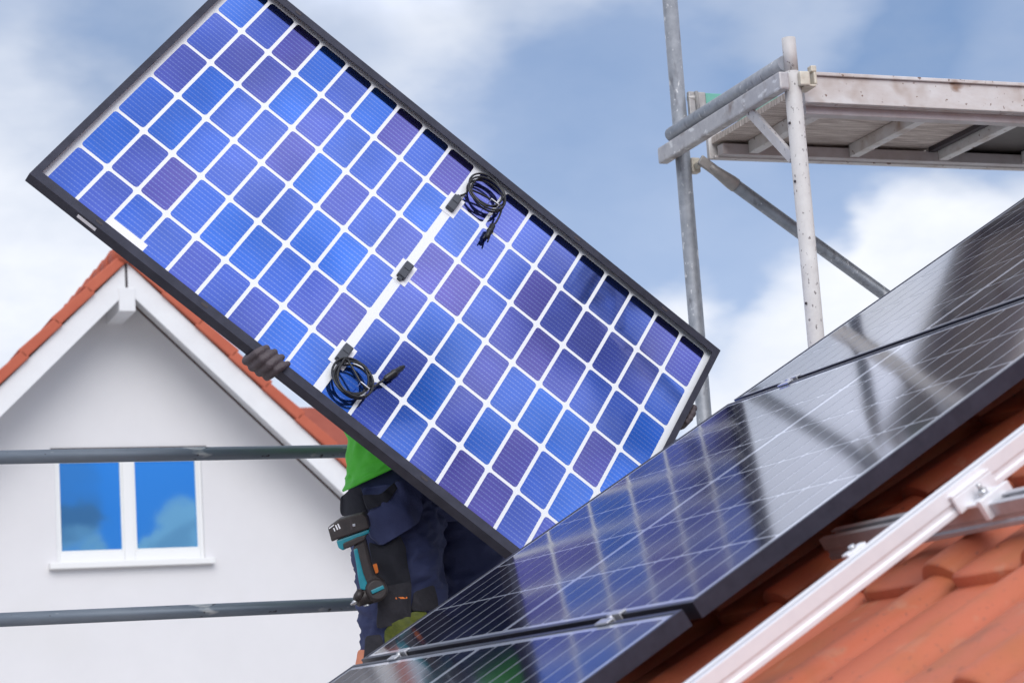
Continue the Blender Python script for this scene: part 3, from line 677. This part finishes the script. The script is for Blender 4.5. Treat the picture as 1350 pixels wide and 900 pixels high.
GX = ((3.052, 3.592), (3.678, 4.232)); GZ0, GZ1 = 1.628 + Z0, 2.400 + Z0
win.box((WX0, fy0, WZ0), (GX[0][0], fy1, WZ1)); win.box((GX[0][1], fy0, WZ0), (GX[1][0], fy1, WZ1)); win.box((GX[1][1], fy0, WZ0), (WX1, fy1, WZ1))
for a, b in GX: win.box((a, fy0 + .004, WZ0), (b, fy1, GZ0)); win.box((a, fy0 + .004, GZ1), (b, fy1, WZ1))
wo = win.build('window', 'winframe', house, bevel=.006)
gl = MB()
for k, (a, b) in enumerate(GX): gl.box((a - .006, fy0 + .030 + k * .002, GZ0 - .006), (b + .006, fy0 + .050 + k * .002, GZ1 + .006))
gl.build('pane', 'pane', wo)
bd = MB()
for a, b in GX:
    for x0, x1, z0, z1 in ((a, a + .02, GZ0, GZ1), (b - .02, b, GZ0, GZ1), (a + .02, b - .02, GZ0, GZ0 + .02), (a + .02, b - .02, GZ1 - .02, GZ1)): bd.box((x0, fy0 + .008, z0), (x1, fy0 + .029, z1))
bd.build('sash', 'winframe', wo, bevel=.003)
MB().box((WX0 - .07, HY - .075, WZ0 - .052), (WX1 + .07, HY + .018, WZ0 - .002)).build('sill', 'winframe', wo, bevel=.006)
MB().box((WX0 - .03, HY - .012, WZ1 + .030), (WX1 + .045, HY + .05, WZ1 + .052)).build('shutter_slot', 'dark', wo)
MB().box((WX0, HY + .30, WZ0), (WX1, HY + .32, WZ1)).build('curtain', 'winframe', wo)
# barge boards: white, sloping both ways, with soffit behind and tiles on top
for sgn in (-1, 1):
    dx = V((sgn * 1, 0, -SL)).normalized(); up = V((sgn * SL, 0, 1)).normalized(); Ln = HW * math.hypot(1, SL)
    f = frame(V((HX, 0, AP)), dx, V((0, 1, 0)), up)
    g = .0 if sgn < 0 else .0
    mb = MB(); x_in = .175 * SL
    mb.hexa([f @ V(p) for p in ((.168, FY, -.172), (Ln, FY, -.172), (Ln, FY + .032, -.172), (.168, FY + .032, -.172), (.001, FY, 0), (Ln, FY, 0), (Ln, FY + .032, 0), (.001, FY + .032, 0))])
    bm_ = mb.build('barge_board', 'trim', house)
    MB().box((-.02, FY + .033, -.055), (Ln, HY - .002, -.030), f).build('soffit', 'trim', house)
    # roof slab and tile rows with stepped verge
    mb = MB(); nrow = 15; st = (Ln + .25) / nrow
    for k in range(nrow):
        x0 = k * st; o = -.014
        mb.hexa([f @ V(p) for p in ((x0 - (.06 if k == 0 else 0), FY - .045, .001), (x0 + st + .03, FY - .045, .016), (x0 + st + .03, HB + .3, .016), (x0 - (.06 if k == 0 else 0), HB + .3, .001),
                                    (x0 + (.02 if k == 0 else 0), FY - .045, .084), (x0 + st + .03, FY - .045, .108), (x0 + st + .03, HB + .3, .108), (x0 + (.02 if k == 0 else 0), HB + .3, .084))])
    rf = mb.build('roof', 'redroof', house, bevel=.012)
mb = MB()
for k in range(26): mb.tube([(HX, FY - .06 + k * .37, AP + .095), (HX, FY + .34 + k * .37, AP + .088)], [.105, .095], 12)
mb.build('ridge', 'redroof', rf, smooth=True)
MB().box((HX - .075, FY - .010, 3.545 + Z0), (HX + .060, HY + .1, 3.742 + Z0)).build('ridge_beam', 'trim', house, bevel=.006)
MB().box((HX - .017, FY - .003, 3.745 + Z0), (HX + .003, FY - .0005, AP - .01)).build('board_joint', 'dark', house)
# neighbour further off, whose roof shows beyond the gable
nb = thing('house', 'distant house with a dark red roof, showing between the white gable and the held panel', 'house', T((10.2, 33, 0)))
NY = 30.0
c0 = at(372, 540, NY + 4.2)
MB().prism([(c0.x - .1, 0), (c0.x + 2.6, 0), (c0.x + 2.6, c0.z - 3.4), (c0.x - .1, c0.z - 3.4)], frame((0, NY + .5, 0), (1, 0, 0), (0, 0, 1), (0, 1, 0)), 0, 8).build('wall', 'wall', nb)
rz = c0.z + .02
MB().hexa([V((c0.x - .5, NY - .1, rz - 3.3)), V((c0.x + 3.0, NY - .1, rz - 3.3)), V((c0.x + 3.0, NY + 8.6, rz - 3.3)), V((c0.x - .5, NY + 8.6, rz - 3.3)),
           V((c0.x - .45, NY + 4.1, rz)), V((c0.x + 2.95, NY + 4.1, rz)), V((c0.x + 2.95, NY + 4.3, rz)), V((c0.x - .45, NY + 4.3, rz))]).build('roof', 'darkroof', nb)

# ------------------------------------------------------------------ the worker
def solid(chains, balls, voxel, name, m, parent, smooth_it=6, grain=0):
    """capsule chains and balls fused into one skin"""
    mb = MB()
    for pts, rs in chains:
        for (p, q), (r, s) in zip(zip(pts, pts[1:]), zip(rs, rs[1:])):
            k = max(2, int((V(q) - V(p)).length / .02)); mb.tube([V(p).lerp(V(q), i / k) for i in range(k + 1)], [r + (s - r) * i / k for i in range(k + 1)], 14)
        for p, r in zip(pts, rs): mb.ball(p, r, 14)
    for c, r in balls: mb.ball(c, r, 16)
    o = mb.build(name, m, parent)
    md = o.modifiers.new('fuse', 'REMESH'); md.mode = 'VOXEL'; md.voxel_size = voxel; md.use_smooth_shade = True
    ms = o.modifiers.new('relax', 'SMOOTH'); ms.factor = .5; ms.iterations = smooth_it
    dg = bpy.context.evaluated_depsgraph_get(); me = bpy.data.meshes.new_from_object(o.evaluated_get(dg))
    o.modifiers.clear(); old = o.data; o.data = me; me.materials.clear(); me.materials.append(M[m]); bpy.data.meshes.remove(old)
    for p in me.polygons: p.use_smooth = True
    return o
def Wz(x, y, z): return V((x, y, z + Z0))
man = thing('person', 'worker in green shirt and navy work trousers, holding the blue panel in dark gloves', 'person', T((1.9, 5.5, -.205 + Z0)))
HAND_L, HAND_R = PP(.716, PH, 0), PP(PL, .285, 0)
lw, rw = PP(.725, PH - .125, .050), PP(PL - .125, .29, .055)
hipc = Wz(1.86, 5.46, .70)
l_sh, r_sh = Wz(1.70, 5.58, 1.24), Wz(2.12, 5.62, 1.25); l_el, r_el = Wz(1.50, 5.50, 1.00), Wz(2.42, 5.66, 1.00)
neck, head = Wz(1.92, 5.66, 1.34), Wz(1.94, 5.70, 1.50)
l_hip, r_hip = Wz(1.80, 5.44, .63), Wz(1.98, 5.52, .63); l_kn, r_kn = Wz(1.795, 5.41, .27), Wz(2.05, 5.56, .28); l_an, r_an = Wz(1.79, 5.46, -.12), Wz(2.08, 5.63, -.12)
fwd = V((.25, -.96, 0)).normalized(); side = V((.96, .25, 0))
chains = [([l_hip, l_kn, l_an], [.085, .058, .042]), ([r_hip, r_kn, r_an], [.085, .058, .042]),
          ([hipc, Wz(1.87, 5.49, .88), Wz(1.90, 5.56, 1.12), neck], [.135, .125, .135, .06]), ([neck, head], [.055, .06]),
          ([l_sh, l_el, lw], [.055, .044, .030]), ([r_sh, r_el, rw], [.055, .044, .030]), ([l_sh, r_sh], [.062, .062]), ([l_hip, r_hip], [.1, .1]),
          ([l_an, l_an + fwd * .16 + V((0, 0, -.04))], [.042, .034]), ([r_an, r_an + fwd * .16 + V((0, 0, -.04))], [.042, .034])]
balls = [(head + V((0, 0, .035)), (.078, .095, .112)), (head + fwd * .055 + V((0, 0, -.035)), (.055, .055, .06)), (head + fwd * .100 + V((0, 0, .005)), (.013, .02, .022)),
         (head + side * .08 + V((0, 0, .01)), (.012, .022, .032)), (head - side * .08 + V((0, 0, .01)), (.012, .022, .032)), (head + fwd * .092 + V((0, 0, -.04)), (.024, .012, .008))]
solid(chains, balls, .011, 'body', 'skin', man, 4)
for q in (-1, 1): MB().ball(head + fwd * .088 + side * .032 * q + V((0, 0, .028)), (.013, .012, .010), 12).build('eye', 'label', man)
mb = MB().ball(head - fwd * .012 + V((0, 0, .062)), (.088, .103, .100), 24)
hair = mb.build('hair', 'hair', man)
def loft(mb, rings, n=40, amp=.006, freq=9, seed=0, cap=True):
    """rings: (centre, x radius, y radius, x axis, y axis); woven cloth with folds"""
    R = []
    for i, (c, rx, ry, ax, ay) in enumerate(rings):
        row = []
        for k in range(n):
            a = 2 * PI * k / n; d = ax * math.cos(a) * rx + ay * math.sin(a) * ry; p = c + d
            q = V((p.x * freq * 1.1 + p.z * freq * .9, p.y * freq * 1.1, p.z * freq * 2.2 - p.x * freq * .8 + seed))
            f = amp * (noise.noise(p * freq + V((seed, 0, 0))) * .9 + .9 * (.55 - 2.0 * abs(noise.noise(q))) + .5 * (.4 - 1.6 * abs(noise.noise(q * 2.1 + V((5, 1, 2))))))
            row.append(mb.bm.verts.new(p + d.normalized() * f))
        R.append(row)
    for a, b in zip(R, R[1:]):
        for k in range(n): f = mb.bm.faces.new((a[k], a[(k + 1) % n], b[(k + 1) % n], b[k])); f.smooth = True
    if cap: mb.bm.faces.new(R[0][::-1]); mb.bm.faces.new(R[-1])
def interp(keys, n):
    out_ = []
    for i in range(n + 1):
        t = i / n * (len(keys) - 1); k = min(int(t), len(keys) - 2); u = t - k; u2 = u * u * (3 - 2 * u) if len(keys) > 2 else u
        a, b = keys[k], keys[k + 1]; out_.append(tuple(x.lerp(y, u) if isinstance(x, V) else x + (y - x) * u2 for x, y in zip(a, b)))
    return out_
ex, ey = V((1, 0, 0)), V((0, 1, 0))
tilt = V((.92, 0, .40)).normalized()
mb = MB()                                     # shirt: hem higher at our right, hanging lower at our left
loft(mb, interp([(Wz(1.820, 5.44, .700), .152, .152, tilt, ey), (Wz(1.828, 5.45, .745), .153, .152, tilt, ey), (Wz(1.8570, 5.48, .86), 0.166, .145, V((.98, 0, .17)).normalized(), ey), (Wz(1.88, 5.53, 1.02), .185, .145, ex, ey), (Wz(1.905, 5.59, 1.18), .20, .14, ex, ey), (Wz(1.915, 5.63, 1.29), .12, .10, ex, ey)], 80), 110, .012, 9, 3)
for sh, el in ((l_sh, l_el), (r_sh, r_el)):
    d = (el - sh).normalized(); u = d.orthogonal().normalized(); loft(mb, interp([(sh - d * .05, .078, .078, u, d.cross(u)), (sh.lerp(el, .75), .066, .066, u, d.cross(u))], 10), 24, .006, 12, 1)
shirt = mb.build('shirt', 'shirt', man, smooth=True)
mb = MB(); loft(mb, interp([(Wz(1.820, 5.44, .696), .156, .156, tilt, ey), (Wz(1.822, 5.44, .712), .155, .155, tilt, ey)], 3), 64, .012, 9, 3); mb.build('hem', 'shirt', shirt, smooth=True)
mb = MB()
loft(mb, interp([(Wz(1.865, 5.50, .90), .120, .108, ex, ey), (Wz(1.845, 5.47, .76), .128, .122, ex, ey), (Wz(1.845, 5.455, .69), .142, .132, ex, ey), (Wz(1.850, 5.46, .60), .170, .148, ex, ey), (Wz(1.87, 5.48, .54), .165, .14, ex, ey)], 50), 100, .010, 10, 1)
loft(mb, interp([(Wz(1.812, 5.435, .63), .118, .125, ex, ey), (Wz(1.808, 5.43, .54), .124, .128, ex, ey), (Wz(1.800, 5.42, .40), .114, .118, ex, ey), (Wz(1.792, 5.41, .27), .106, .112, ex, ey), (Wz(1.775, 5.42, .12), .100, .105, ex, ey), (Wz(1.775, 5.45, -.15), .090, .095, ex, ey)], 120), 110, .013, 10, 5)
loft(mb, interp([(Wz(1.985, 5.52, .68), .115, .125, ex, ey), (Wz(2.02, 5.54, .48), .115, .12, ex, ey), (Wz(2.05, 5.56, .26), .100, .105, ex, ey), (Wz(2.07, 5.62, -.15), .088, .09, ex, ey)], 90), 90, .012, 10, 9)
trs = mb.build('trousers', 'navy', man, smooth=True)
for an in (l_an, r_an):
    solid([([an + V((0, 0, .02)), an + V((0, 0, -.03)), an + fwd * .15 + V((0, 0, -.042))], [.062, .058, .043])], [], .012, 'boot', 'boot', man, 3)
# pockets and flaps lie on the near leg
LEG = (1.797, 5.425)
def chaikin(p, n=2):
    for _ in range(n): p = [q for i in range(len(p)) for a, b in ((p[i], p[(i + 1) % len(p)]),) for q in ((a[0] * .9 + b[0] * .1, a[1] * .9 + b[1] * .1), (a[0] * .1 + b[0] * .9, a[1] * .1 + b[1] * .9))]
    return p
def legpatch(name, m, poly, off, thick, bulge=0.0, rx=.118, ry=.125, parent=None, xc=LEG[0], yc=LEG[1], nz=0):
    """a cloth panel given by its outline (photo measurements) laid over the leg"""
    bm = bmesh.new(); pts = []
    for px, py in chaikin(poly):
        Y = 5.31
        for _ in range(6):
            p = at(px, py, Y); e = max(-1, min(1, (p.x - xc) / (rx + .03))); Y = yc - ry * math.sqrt(max(0, 1 - e * e)) - off
        pts.append(at(px, py, Y))
    xs = [p.x for p in pts]; zs = [p.z for p in pts]; n = 22
    x0, x1, z0, z1 = min(xs), max(xs), min(zs), max(zs)
    def inside(x, z):
        c = False; j = len(pts) - 1
        for i in range(len(pts)):
            a, b = pts[i], pts[j]
            if (a.z > z) != (b.z > z) and x < (b.x - a.x) * (z - a.z) / (b.z - a.z) + a.x: c = not c
            j = i
        return c
    vs = [bm.verts.new((p.x, 0, p.z)) for p in pts]; f = bm.faces.new(vs)
    for _ in range(1):
        for k in range(1, n):
            bmesh.ops.bisect_plane(bm, geom=bm.verts[:] + bm.edges[:] + bm.faces[:], plane_co=(x0 + (x1 - x0) * k / n, 0, 0), plane_no=(1, 0, 0))
            bmesh.ops.bisect_plane(bm, geom=bm.verts[:] + bm.edges[:] + bm.faces[:], plane_co=(0, 0, z0 + (z1 - z0) * k / n), plane_no=(0, 0, 1))
    bm.verts.ensure_lookup_table()
    cx_, cz_ = sum(xs) / len(xs), sum(zs) / len(zs)
    for v in bm.verts:
        x, z = v.co.x, v.co.z; e = max(-1, min(1, (x - xc) / (rx + .03)))
        y = yc - ry * math.sqrt(max(0, 1 - e * e)) - off
        u, w_ = (x - cx_) / (x1 - x0) * 2, (z - cz_) / (z1 - z0) * 2
        y -= bulge * max(0, 1 - u * u) * max(0, 1 - w_ * w_ * .6) + .014 * noise.noise(V((x * 20 + z * 8, nz, z * 13))) + .0045 * noise.noise(V((x * 55 + z * 40, nz, z * 28)))
        v.co.y = y
    ret = bmesh.ops.extrude_face_region(bm, geom=bm.faces[:]); 
    for v in [g for g in ret['geom'] if isinstance(g, bmesh.types.BMVert)]: v.co.y -= thick
    mb = MB(); mb.bm.free(); mb.bm = bm
    return mb.build(name, m, parent or man, smooth=False, bevel=0)
def smoothfaces(o):
    for p in o.data.polygons: p.use_smooth = True
    es = o.modifiers.new('edges', 'EDGE_SPLIT'); es.split_angle = math.radians(50); return o
smoothfaces(legpatch('waist_pouch', 'darkcloth', [(454, 655), (462, 644), (474, 642), (483, 662), (484, 690), (466, 690), (455, 670)], .010, .008, .010, nz=3))
smoothfaces(legpatch('pocket_opening', 'darkcloth', [(478, 652), (500, 652), (524, 632), (527, 638), (508, 664), (484, 672)], .014, .005, .004, rx=.15, ry=.15, nz=8))
smoothfaces(legpatch('hanging_pocket', 'navy', [(497, 658), (520, 634), (545, 628), (552, 650), (556, 672), (552, 688), (530, 702), (500, 720), (486, 708), (482, 680)], .022, .010, .022, nz=7))
smoothfaces(legpatch('thigh_pocket', 'darkcloth', [(486, 714), (505, 720), (526, 706), (534, 722), (538, 748), (541, 772), (520, 780), (500, 782), (492, 750)], .012, .005, .010, nz=1))
smoothfaces(legpatch('tool_pocket', 'blackcloth', [(501, 774), (541, 766), (541, 817), (498, 829), (497, 800)], .017, .006, .006, nz=15))
smoothfaces(legpatch('tool_pocket', 'blackcloth', [(481, 838), (500, 836), (507, 854), (494, 876), (478, 878)], .008, .008, .006, nz=11))
smoothfaces(legpatch('knee_patch', 'hivis', [(508, 826), (543, 806), (560, 806), (568, 822), (560, 860), (505, 884)], .010, .004, .004, nz=4))
smoothfaces(legpatch('knee_patch', 'blackcloth', [(545, 780), (572, 770), (578, 800), (560, 806), (541, 804)], .012, .004, .004, nz=6))
smoothfaces(legpatch('pocket_tag', 'orange', [(491, 744), (496, 742), (499, 754), (494, 756)], .030, .003))
smoothfaces(legpatch('pocket_trim', 'orange', [(521, 787), (537, 786), (537, 788.5), (521, 789.5)], .030, .002))
smoothfaces(legpatch('trouser_lining', 'salmon', [(473, 856), (484, 856), (500, 884), (471, 884)], .004, .003, nz=2))
# gloves that grip the frame
def glove(org, out_, along, parent_lab, wrist, mirror, dc=0.0):
    c = -PN; ch = []; bl = []
    def G(l, e, cc): return org + along * l + out_ * e + c * (cc + dc)
    base = .0225
    for k in range(4):
        l = (k - 1.5) * .0212; ln = (.80, 1.0, 1.05, .88)[k]; r = (.0106, .0112, .0110, .0098)[k]; bend = (-.002, .001, .0, -.003)[k]
        sl = .010                                # the fingers lean along the frame
        fing = ([G(l * .9 - sl, -.040, -.034), G(l * .95 - sl, -.010, -.031), G(l - sl * .8, .0095 + bend, -.016), G(l - sl * .4, .0150 + bend, .006), G(l, .0125 + bend, base + .006), G(l + sl * .5, -.004 * ln, base + .0135), G(l + sl * 1.1, -.026 * ln, base + .0115)], [r * 1.1, r * 1.08, r * 1.05, r * 1.02, r * 1.08, r * .96, r * .80])
        ch.append(fing if not dc else (fing[0][:5], fing[1][:5]))
    ch.append(([G(-.034, -.044, -.035), G(.018, -.044, -.035)], [.0165, .016])); ch.append(([G(-.028, -.075, -.038), G(.012, -.075, -.038)], [.019, .019]))
    ch.append(([G(-.006, -.060, -.037), G(-.006, -.090, -.040), wrist], [.018, .024, .031]))
    m_ = -1 if mirror else 1
    ch.append(([G(m_ * .022, -.080, -.038), G(m_ * .048, -.070, -.028), G(m_ * .066, -.050, -.021)], [.017, .0130, .0112]))
    return solid(ch, bl, .0026, 'glove', 'glove', man, 3)
glove(PP(.722, PH, 0), PT, PS, 'l', lw, False)
glove(PP(PL, .285, 0), PS, PT, 'r', rw, True, -.024)

# ------------------------------------------------------------------ cordless drill hung from the belt, upside down
drill = thing('cordless_drill', 'black and teal cordless drill hanging battery up from the worker\'s belt', 'cordless drill', T(at(490, 795, 5.25)))
DRY = 5.235
def pxprism(poly, y0, th, name, m, parent, bevel):
    a = [at(px, py, DRY + y0) for px, py in poly]
    mb = MB(); n = len(a); bk = RZ * th
    A = [mb.bm.verts.new(p) for p in a]; B = [mb.bm.verts.new(p + bk) for p in a]
    for k in range(n): mb.bm.faces.new((A[k], A[(k + 1) % n], B[(k + 1) % n], B[k]))
    mb.bm.faces.new(A[::-1]); mb.bm.faces.new(B)
    return mb.build(name, m, parent, bevel=bevel, seg=2)
bat = pxprism([(432, 695), (447, 684), (478, 676), (484, 682), (487, 696), (461, 705), (446, 710), (437, 714)], 0, .066, 'battery', 'toolblack', drill, .004)
pxprism([(461, 684.5), (463.5, 684), (466, 698), (462, 700)], -.0012, .01, 'battery_clip', 'dark', bat, .001)
pxprism([(464.6, 690.4), (468.2, 689.6), (468.6, 693.4), (465.2, 694)], -.0018, .01, 'screw', 'steel', bat, .0008)
for poly in ([(441.5, 692), (443.2, 691.3), (446.0, 697.5), (444.2, 698.3)], [(444.5, 690.3), (446.1, 689.6), (449.2, 696.0), (447.4, 697.0)], [(439.0, 696.0), (440.6, 695.2), (442.2, 699.5), (440.9, 700.2)], [(433.4, 695.6), (440.0, 690.8), (440.4, 692.2), (434.0, 697.0)]):
    pxprism(poly, -.0008, .004, 'battery_mark', 'label', bat, 0)
pxprism([(443, 712), (462, 705.5), (486, 697), (487, 702), (476, 708), (464, 714), (458, 722), (452, 725.5), (446, 722)], .006, .052, 'foot', 'teal', drill, .004)
pxprism([(452, 716), (470, 708), (484, 704), (480, 712), (466, 719), (458, 722.5), (453, 723)], .001, .04, 'foot_grip', 'toolblack', drill, .003)
pxprism([(465, 722), (470, 712), (481, 708), (484, 720), (489, 742), (494, 757), (505, 765), (508, 772), (492, 786), (476, 776), (472, 762), (470, 745)], .010, .040, 'handle', 'toolblack', drill, .007)
pxprism([(466, 724), (471, 722), (475, 740), (479, 756), (484, 768), (482, 778), (475, 776), (472, 762), (469.5, 744)], .007, .045, 'handle_panel', 'teal', drill, .003)
c0_, c1_ = at(497, 777, DRY - .004), at(488, 780, DRY + .085)
ax = (c1_ - c0_).normalized()
mot = MB().tube([c0_ - ax * .002, c0_ + ax * .004, c0_ + ax * .03, c0_ + ax * .07, c0_ + ax * .085], [.022, .0285, .0300, .0300, .024], 28).build('motor_housing', 'toolblack', drill, smooth=False)
u_ = (at(506, 772.5, DRY) - at(488, 780.5, DRY)).normalized(); v_ = ax.cross(u_)
MB().box((-.0175, -.0050, -.0062), (.0175, .0050, .004), frame(c0_ + u_ * .001, u_, v_, ax)).build('motor_stripe', 'teal', mot, bevel=.002)
n0, n1 = at(487, 782, DRY + .03), at(470, 792, DRY + .02)
dd = n1 - n0
MB().tube([n0, n0 + dd * .35, n0 + dd * .6, n0 + dd * .95, n1], [.026, .024, .019, .016, .012], 20).build('gear_nose', 'toolblack', drill)
MB().tube([at(476, 778, DRY + .01), at(472, 786, DRY + .012), at(471, 790, DRY + .014)], [.010, .012, .009], 14).build('trigger', 'toolblack', drill)
MB().tube([n1 - dd * .1, n1 + dd * .22, n1 + dd * .24, n1 + dd * .42], [.006, .006, .0035, .003], 12).build('bit', 'steel', drill)
MB().tube([at(480, 798, DRY + .01), at(486, 797, DRY + .0)], .0022, 8).build('belt_hook', 'steel', drill)
